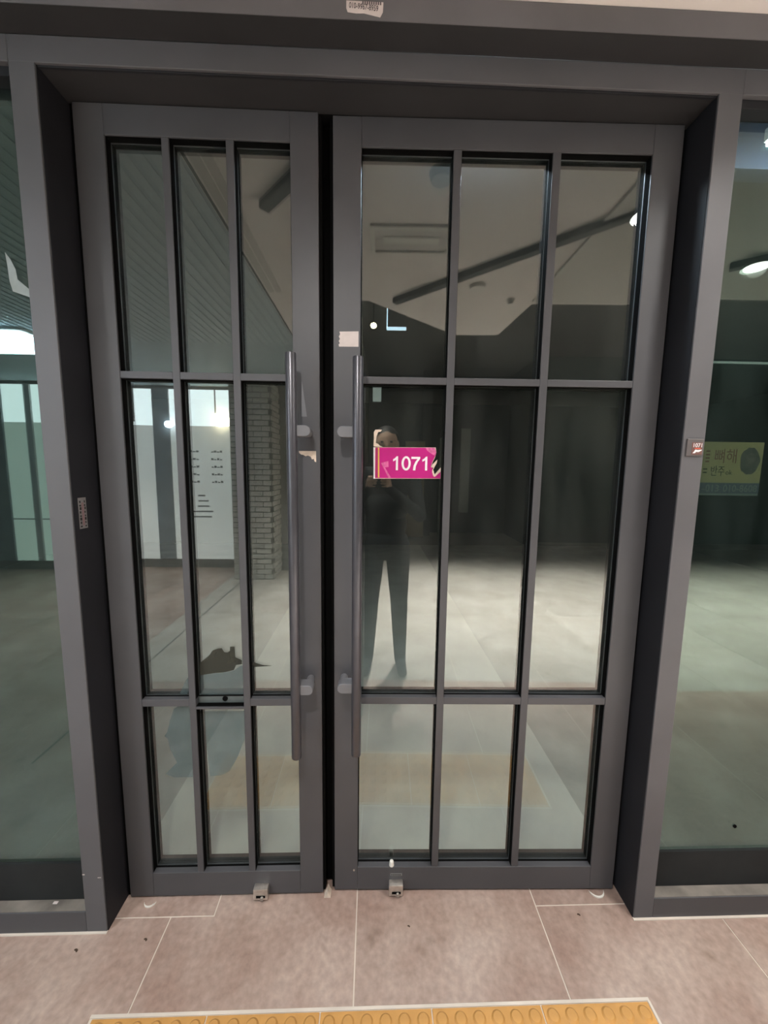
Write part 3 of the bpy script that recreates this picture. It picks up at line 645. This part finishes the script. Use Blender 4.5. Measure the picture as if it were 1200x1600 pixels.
tag(B((-0.845, 0.03, 0.0735)).box(-0.852, -0.838, 0.022, 0.030, 0.0746, 0.0757, 0.0003).obj('paper_chip', M['white']), 'white paper chip on the left window sill', 'paper')

# ================================================================== INSIDE THE SHOP
def panel_lamp(x0, x1, y0, y1, z, label):
    il = empty('panel_lamp', ((x0 + x1) / 2, (y0 + y1) / 2, 2.62)); tag(il, label, 'lamp', 'panel lamps inside the shop'); o = il.location
    B(o).box(x0, x1, y0, y1, z + 0.012, z + 0.05, 0.003).obj('housing', M['cassette'], il)
    B(o).box(x0 + 0.005, x1 - 0.005, y0 + 0.005, y1 - 0.005, z, z + 0.0118).obj('diffuser', M['insidelamp'], il)
    for x in (x0 + 0.05, x1 - 0.05): B(o).cyl((x, (y0 + y1) / 2, z + 0.05), (x, (y0 + y1) / 2, 2.62), 0.008, 10).obj('hanger', M['track'], il)
panel_lamp(1.325, 1.745, 0.105, 0.195, 2.44, 'cool white panel lamp inside behind the top of the right window')
panel_lamp(0.33, 0.75, 0.34, 0.43, 2.545, 'added unseen cool white panel lamp inside above the doorway')  # added lamp, out of sight, to brighten the inside floor
tag(B((1.5, 0.32, 2.5)).box(1.05, 4.0, 0.30, 0.36, 2.46, 2.62, 0.002).obj('ceiling_beam', M['beam']), 'dark slate ceiling beam inside behind the right window lamp', 'beam')

# ================================================================== THE HALL OPPOSITE (seen in the glass)
# lit shop front on the left: panes between posts, frosted below, clear above
sf = empty('shop_front', (-4.0, YO, 0)); tag(sf, 'lit shop front with frosted lower glass across the hall', 'shop front'); o = sf.location
ZF = 1.985
bays = [(-3.46, -2.86, 'win_low'), (-2.64, -1.64, 'win_low'), (-4.34, -3.60, 'win_green'), (-4.72, -4.42, 'win_green'), (-5.9, -4.95, 'win_green'), (-7.0, -6.0, 'win_green')]
for (a, b_, m) in bays:
    p = B(o).box(a, b_, YO - 0.015, YO + 0.004, 0.12, ZF).obj('frosted_pane', M[m], sf)
    B(o).box(a, b_, YO - 0.015, YO + 0.002, ZF + 0.004, ZC - 0.045).obj('clear_pane', M['win_up'], sf)
    B(o).box(a, b_, YO + 0.003, YO + 0.008, 0.690, 0.705).obj('glazing_bar', M['whitepost'], sf) if m == 'win_green' else None
for (a, b_, m) in ((-2.86, -2.64, 'post'), (-3.60, -3.46, 'whitepost'), (-4.42, -4.34, 'whitepost'), (-4.95, -4.72, 'post'), (-6.0, -5.9, 'post')):
    B(o).box(a, b_, YO - 0.05, YO + 0.03, 0.12, ZC - 0.041, 0.003).obj('post', M[m], sf)
for (a, b_) in ((-3.13, -3.11), (-2.40, -2.385), (-2.03, -2.01)):
    B(o).box(a, b_, YO + 0.0025, YO + 0.006, ZF + 0.05, ZC - 0.046).obj('glazing_bar', M['whitepost'], sf)
# printed notice on the frosted glass
M['faint_print'] = pmat('faint_grey_print', (0.34, 0.35, 0.34), 0.8)
nt_ = empty('printed_notice', (-2.2, YO + 0.006, 0.7)); tag(nt_, 'faint two column notice printed on the frosted glass across the hall', 'notice'); o = nt_.location
for k in range(5):
    for (a, b_) in ((-2.10, -1.94), (-2.44, -2.26)):
        z = 1.63 - 0.105 * k
        for q in range(4):
            xx = a + (b_ - a) * q / 4; B(o).box(xx, xx + (b_ - a) / 5, YO + 0.0055, YO + 0.0065, z, z + 0.016 + 0.012 * ((k + q) % 2)).obj('print_mark', M['faint_print'], nt_)
for k, (a, b_) in enumerate(((-2.30, -2.20), (-2.30, -2.16), (-2.31, -2.15), (-2.38, -2.10), (-2.37, -2.12))):
    z = 1.02 - 0.075 * k
    B(o).box(a, b_, YO + 0.0055, YO + 0.0065, z, z + 0.02).obj('print_mark', M['faint_print'], nt_)
# two lamps glowing at the top edge of the frosted glass
def wall_lamp(x, z, m, label, rr):
    l = empty('wall_lamp', (x, YO + 0.02, z)); tag(l, label, 'lamp'); o = l.location
    B(o).ball((x, YO + 0.07, z), rr, rr * 0.7, rr * 0.8, 16, 10).obj('bulb', M[m], l, smooth=True)
    B(o).cyl((x, YO + 0.008, z), (x, YO + 0.045, z), 0.025, 14).obj('mount', M['whitepost'], l, smooth=True)
    return l
wall_lamp(-1.93, 2.07, 'warm', 'warm glowing wall lamp on the lit shop front', 0.12)
wall_lamp(-2.62, 2.00, 'cool', 'small cool glowing wall lamp by the slate post', 0.06)
# cool box lamp hung below the low ceiling
bl = empty('box_lamp', (-3.1, -2.2, ZC)); tag(bl, 'large cool white box lamp under the hall ceiling', 'lamp'); o = bl.location
B(o).box(-3.42, -2.62, -2.45, -2.05, ZC - 0.03, ZC - 0.0005, 0.01).obj('housing', M['cassette'], bl)
B(o).box(-3.40, -2.64, -2.43, -2.07, ZC - 0.12, ZC - 0.03, 0.03).obj('diffuser', M['boxlamp'], bl, smooth=True)
# ceiling track with spot heads
def track(name, p0, p1, label, heads, group='ceiling tracks'):
    p0, p1 = Vector(p0), Vector(p1); d = (p1 - p0).normalized(); n = Vector((-d.y, d.x, 0)) * 0.022
    r = empty(name, (p0 + p1) / 2); tag(r, label, 'track', group); o = r.location
    q = [p0 + n, p1 + n, p1 - n, p0 - n]
    B(o).prism([(v.x, v.y) for v in q], 'z', p0.z - 0.030, p0.z - 0.0006).obj('rail', M['track'], r)
    for (x, y) in heads:
        z = p0.z
        h = B(o).cyl((x, y, z - 0.042), (x, y, z - 0.0305), 0.055, 24).obj('spot_head', M['track'], r, smooth=True)
        B(o).cyl((x, y, z - 0.046), (x, y, z - 0.0418), 0.052, 24).obj('lens', M['spotdisc'], h, smooth=True)
        ld = bpy.data.lights.new('spot', 'SPOT'); ld.energy = E_TRACK; ld.spot_size = math.radians(160); ld.spot_blend = 1.0; ld.shadow_soft_size = 0.04; ld.color = (1, 0.97, 0.93)
        lo = bpy.data.objects.new('spot_light', ld); COL.objects.link(lo); lo.parent = h; lo.location = Vector((x, y, z - 0.050)) - o
        lo.rotation_euler = (math.radians(-12), 0, 0)
track('ceiling_track', (0.23, -1.25, ZC), (1.26, -0.335, ZC), 'long dark track slanting across the ceiling with one spot head', [(1.225, -0.366)])
track('ceiling_track', (1.95, -0.865, ZC - 0.016), (2.40, -0.50, ZC - 0.016), 'dark ceiling track with two spot heads on the right', [(2.03, -0.80), (2.12, -0.725)])
track('ceiling_track', (-0.31, -0.41, ZC), (-0.10, -0.19, ZC), 'short dark ceiling track without spot heads', [])
# ceiling vent, detector, sprinklers
v = empty('ceiling_vent', (0.29, -0.61, ZC)); tag(v, 'square white ceiling vent with a raised rim', 'vent'); o = v.location
for (a, b_, c, d) in ((0.10, 0.48, -0.525, -0.505), (0.10, 0.48, -0.725, -0.705), (0.10, 0.12, -0.705, -0.525), (0.46, 0.48, -0.705, -0.525)):
    B(o).box(a, b_, c, d, ZC - 0.012, ZC - 0.0003, 0.002).obj('rim', M['cassette'], v)
B(o).box(0.12, 0.46, -0.705, -0.525, ZC - 0.004, ZC - 0.0003).obj('plate', M['ceil2'], v)
B(o).box(0.16, 0.42, -0.64, -0.59, ZC - 0.008, ZC - 0.0036, 0.001).obj('blade', M['cassette'], v)
tag(B((0.372, -0.212, ZC)).cyl((0.372, -0.212, ZC - 0.0004), (0.372, -0.212, ZC - 0.03), 0.045, 28, r2=0.036).obj('smoke_detector', M['slat'], smooth=True), 'round grey smoke detector on the ceiling near the door', 'detector')
tag(B((0.71, -1.06, ZC)).cyl((0.71, -1.06, ZC - 0.0004), (0.71, -1.06, ZC - 0.02), 0.05, 28, r2=0.042).obj('ceiling_speaker', M['cassette'], smooth=True), 'round white ceiling speaker below the slanting track', 'speaker')
tag(B((0.96, -1.237, ZC)).cyl((0.96, -1.237, ZC - 0.0004), (0.96, -1.237, ZC - 0.03), 0.03, 24, r2=0.015).obj('sprinkler', M['cassette'], smooth=True), 'small white ceiling sprinkler beside the ceiling edge', 'sprinkler')
# exit sign hung in the passage
ex = empty('exit_sign', (0.28, -3.2, 3.02)); tag(ex, 'hanging exit sign box with glowing pale edges', 'sign'); o = ex.location
B(o).box(0.19, 0.40, -3.22, -3.18, 3.03, 3.27, 0.004).obj('case', M['track'], ex)
B(o).box(0.178, 0.190, -3.222, -3.176, 3.02, 3.28).obj('glowing_edge', M['exit_edge'], ex)
B(o).box(0.178, 0.40, -3.222, -3.176, 3.008, 3.03).obj('glowing_edge', M['exit_edge'], ex)
B(o).box(0.20, 0.39, -3.232, -3.2205, 3.05, 3.25).obj('green_face', M['exit_green'], ex)
for x in (0.23, 0.36): B(o).cyl((x, -3.2, 3.27), (x, -3.2, ZH), 0.006, 10).obj('hanger', M['track'], ex)
gl = empty('globe_lamp', (0.03, -3.2, ZH)); tag(gl, 'small round glowing lamp beside the exit sign', 'lamp'); o = gl.location
B(o).ball((0.03, -3.2, 3.05), 0.035, 0.035, 0.03).obj('globe', M['warm'], gl, smooth=True)
B(o).cyl((0.03, -3.2, 3.08), (0.03, -3.2, ZH), 0.006, 10).obj('stem', M['track'], gl)
# things along the dark back wall
tag(B((0.8, -6.6, 0)).box(0.60, 1.00, -6.62, -6.58, 0.0, 2.0, 0.004).obj('leaning_board', M['wood']), 'tall brown board standing at the back of the hall', 'board')
tag(B((1.05, -6.8, 0)).box(0.96, 1.16, -6.95, -6.75, 0.0, ZH, 0.01).obj('wall_column', M['wall_deep']), kind='structure')
tag(B((1.5, -6.9, 0)).box(1.35, 1.62, -6.95, -6.90, 0.0, 2.1, 0.004).obj('storage_panel', M['palepanel']), 'dull grey panel standing right of the brown board', 'panel')
tag(B((1.9, -6.9, 0)).box(1.80, 2.00, -6.95, -6.90, 0.5, 2.3, 0.004).obj('storage_panel', M['palepanel']), 'narrow pale panel on the back wall farthest right', 'panel')
tag(B((0.0, -6.9, 0)).box(-0.10, 0.08, -7.0, -6.95, 2.85, 3.25, 0.004).obj('pale_glow_panel', M['tube']), 'pale glowing panel high on the back wall', 'lamp')  # pale panel; its brightness is added as emission
tag(B((6.9, YR, 3.3)).cyl((5.9, YR + 0.03, 3.39), (8.3, YR + 0.03, 3.39), 0.02, 12).obj('tube_lamp', M['tube']), 'long dim tube lamp high on the far green wall', 'lamp')
# recessed down-lights
def downlight(x, y, z, e, ang, label, col=(1, 0.97, 0.935)):
    r = empty('downlight', (x, y, z)); tag(r, label, 'downlight', 'hall downlights'); o = r.location
    m = bmesh.new(); bmesh.ops.create_cone(m, cap_ends=False, segments=28, radius1=0.082, radius2=0.075, depth=0.02)
    for q in m.verts: q.co += Vector((0, 0, -0.0105))
    b = B(); b._add(m); link('trim_ring', b.mesh('trim_ring', True), M['cassette'], r)
    B(o).cyl((x, y, z - 0.006), (x, y, z - 0.001), 0.07, 28).obj('lens', M['spotdisc'], r, smooth=True)
    ld = bpy.data.lights.new('down', 'SPOT'); ld.energy = e; ld.spot_size = math.radians(ang); ld.spot_blend = 0.95; ld.shadow_soft_size = 0.05; ld.color = col
    lo = bpy.data.objects.new('down_light', ld); COL.objects.link(lo); lo.parent = r; lo.location = (0, 0, -0.03)
for k, x in enumerate((0.55, 1.9, 3.4, 5.0, 6.8)):
    downlight(x, -2.55, ZH, E_SPOT_HIGH, 70, 'recessed downlight in the raised hall ceiling, %s from the exit sign' % ('first', 'second', 'third', 'fourth', 'fifth')[k])
for k, (x, y) in enumerate(((-0.34, -2.7), (-3.0, -2.9))):  # lamps added out of sight to brighten the pier and left floor
    downlight(x, y, ZC, E_FILL_LOW, 95, ('added unseen fill light in the low ceiling before the brick pier', 'added unseen fill light in the low ceiling before the lit shop front')[k])

# ================================================================== THE PHOTOGRAPHER (mirrored in the glass)
PX, PY = 0.19, -1.34
per = empty('person', (PX, PY, 0)); tag(per, 'person in dark jacket and trousers taking a picture with a phone', 'person')
bb = bmesh.new()
def ball(c, r, seg=14):
    rx, ry, rz = (r, r, r) if not isinstance(r, tuple) else r
    m = bmesh.ops.create_uvsphere(bb, u_segments=seg, v_segments=max(8, seg * 2 // 3), radius=1)
    for v in m['verts']: v.co = Vector((v.co.x * rx + c[0], v.co.y * ry + c[1], v.co.z * rz + c[2]))
def limb(p, q, r1, r2, seg=14):
    p, q = Vector(p), Vector(q); d = q - p
    m = bmesh.ops.create_cone(bb, cap_ends=True, segments=seg, radius1=r1, radius2=r2, depth=d.length)
    k = d.to_track_quat('Z', 'Y')
    for v in m['verts']: v.co = k @ v.co + (p + q) / 2
    ball(p, r1, seg); ball(q, r2, seg)
# trunk
for c, r in (((0, 0, 0.93), (0.165, 0.115, 0.13)), ((0, 0, 1.06), (0.150, 0.105, 0.14)), ((0, 0.005, 1.20), (0.165, 0.115, 0.15)), ((0, 0, 1.33), (0.180, 0.115, 0.11))): ball(c, r, 24)
limb((-0.15, 0, 1.40), (0.15, 0, 1.40), 0.062, 0.062); limb((0, 0.0, 1.42), (0, 0.025, 1.53), 0.060, 0.052)
# head
ball((0, 0.045, 1.615), (0.076, 0.092, 0.108), 24); ball((0, 0.075, 1.555), (0.056, 0.062, 0.058), 18)
limb((0, 0.134, 1.625), (0, 0.150, 1.592), 0.009, 0.013, 10)
for s in (-1, 1): ball((s * 0.077, 0.035, 1.605), (0.010, 0.022, 0.032), 10)
limb((-0.022, 0.128, 1.553), (0.022, 0.128, 1.553), 0.007, 0.007, 8)
# legs
for s in (-1, 1):
    limb((s * 0.088, 0, 0.90), (s * 0.105, 0.02, 0.48), 0.092, 0.060); limb((s * 0.105, 0.02, 0.48), (s * 0.118, -0.015, 0.10), 0.062, 0.045)
    limb((s * 0.120, -0.045, 0.042), (s * 0.132, 0.14, 0.034), 0.040, 0.034); ball((s * 0.120, -0.01, 0.07), 0.045)
# arms reaching to the phone
ph = Vector((CAM.x - PX, -1.0585 - PY, 0))        # phone axis in local coordinates
for s in (-1, 1):
    sh = (s * 0.185, 0, 1.385); el = (s * 0.245 - 0.01, 0.07, 1.13); wr = (ph.x + s * 0.062, ph.y - 0.075, 1.325)
    limb(sh, el, 0.056, 0.044); limb(el, wr, 0.044, 0.031)
    pm = Vector((ph.x + s * 0.058, ph.y - 0.022, 1.372))
    limb(wr, pm, 0.026, 0.020); ball(pm, (0.014, 0.030, 0.036))
    for k, ln in enumerate((0.030, 0.034, 0.031, 0.024)):          # four fingers wrap round the back of the phone
        z = 1.392 - 0.019 * k
        a = Vector((ph.x + s * 0.0525, ph.y + 0.005, z)); b_ = Vector((ph.x + s * 0.046, ph.y + 0.0125, z)); c = Vector((ph.x + s * (0.046 - ln), ph.y + 0.0130, z + 0.002))
        limb((ph.x + s * 0.0565, ph.y - 0.018, z), a, 0.0085, 0.008, 8); limb(a, b_, 0.008, 0.0075, 8); limb(b_, c, 0.0075, 0.0065, 8)
    t0 = Vector((ph.x + s * 0.056, ph.y - 0.040, 1.362)); t1 = Vector((ph.x + s * 0.042, ph.y - 0.037, 1.395)); t2 = Vector((ph.x + s * 0.024, ph.y - 0.028, 1.415))
    limb(t0, t1, 0.0105, 0.009, 8); limb(t1, t2, 0.009, 0.0075, 8)
bme = bpy.data.meshes.new('b'); bb.to_mesh(bme); bb.free()
tmp = bpy.data.objects.new('b', bme); COL.objects.link(tmp)
rm = tmp.modifiers.new('r', 'REMESH'); rm.mode = 'VOXEL'; rm.voxel_size = 0.0045
sm = tmp.modifiers.new('s', 'SMOOTH'); sm.factor = 0.5; sm.iterations = 4
dg = bpy.context.evaluated_depsgraph_get(); dg.update()
body = bpy.data.meshes.new_from_object(tmp.evaluated_get(dg)); bpy.data.objects.remove(tmp)
body.name = 'body'; body.materials.clear()
for m in ('cloth', 'pants', 'shoe', 'skin'): body.materials.append(M[m])
for p in body.polygons:
    c = p.center; p.use_smooth = True
    hand = (Vector((c.x, c.y, 0)) - ph).length < 0.105 and c.z > 1.335 and c.y > 0.15
    p.material_index = 3 if (hand or c.z > 1.475) else (2 if c.z < 0.085 else (1 if c.z < 0.90 else 0))
link('body', body, None, per)
hb = B(); hb.ball((0, 0.030, 1.640), 0.084, 0.094, 0.098, 24, 16)
hm = hb.bm
bmesh.ops.delete(hm, geom=[v for v in hm.verts if (v.co.y > 0.075 and v.co.z < 1.668) or v.co.z < 1.565], context='VERTS')
link('hair', hb.mesh('hair', True), M['hair'], per)
for s in (-1, 1): link('eye', B().ball((s * 0.030, 0.128, 1.622), 0.011, 0.008, 0.007, 12, 8).mesh('eye', True), M['eye'], per)
# phone in the hands
pt = empty('phone', (CAM.x, -1.0585, 1.40)); tag(pt, 'black phone held up in both hands by the person', 'phone'); o = (0, 0, 0)
link('case', B().box(-0.0375, 0.0375, -0.0085, 0.0, -0.080, 0.080, 0.003).mesh('case'), M['phone'], pt)
for z in (0.055, 0.030): link('lens', B().cyl((0, 0, z), (0, 0.0015, z), 0.007, 16).mesh('lens', True), M['seal'], pt)
link('screen', B().box(-0.035, 0.035, -0.0091, -0.0084, -0.076, 0.076).mesh('screen'), emat('phone_screen', (0.7, 0.8, 1.0), 0.4, (0.02, 0.02, 0.02)), pt)
pt.rotation_euler = (math.radians(-6.0), 0, 0)
# three added, unseen fill lights in the low ceiling for floor and frame
for (x, y, e, lbl) in ((-0.10, -1.10, E_FILL_NEAR * 1.15, 'added unseen fill light in the low ceiling in front of the meeting stiles'),
                       (-1.48, -1.10, E_FILL_NEAR * 0.8, 'added unseen fill light in the slatted ceiling near the left window'),
                       (1.85, -1.10, E_FILL_NEAR * 0.8, 'added unseen fill light in the dropped ceiling near the right post')):
    downlight(x, y, ZC - (0.016 if abs(x) > 1 else 0), e, 165, lbl)
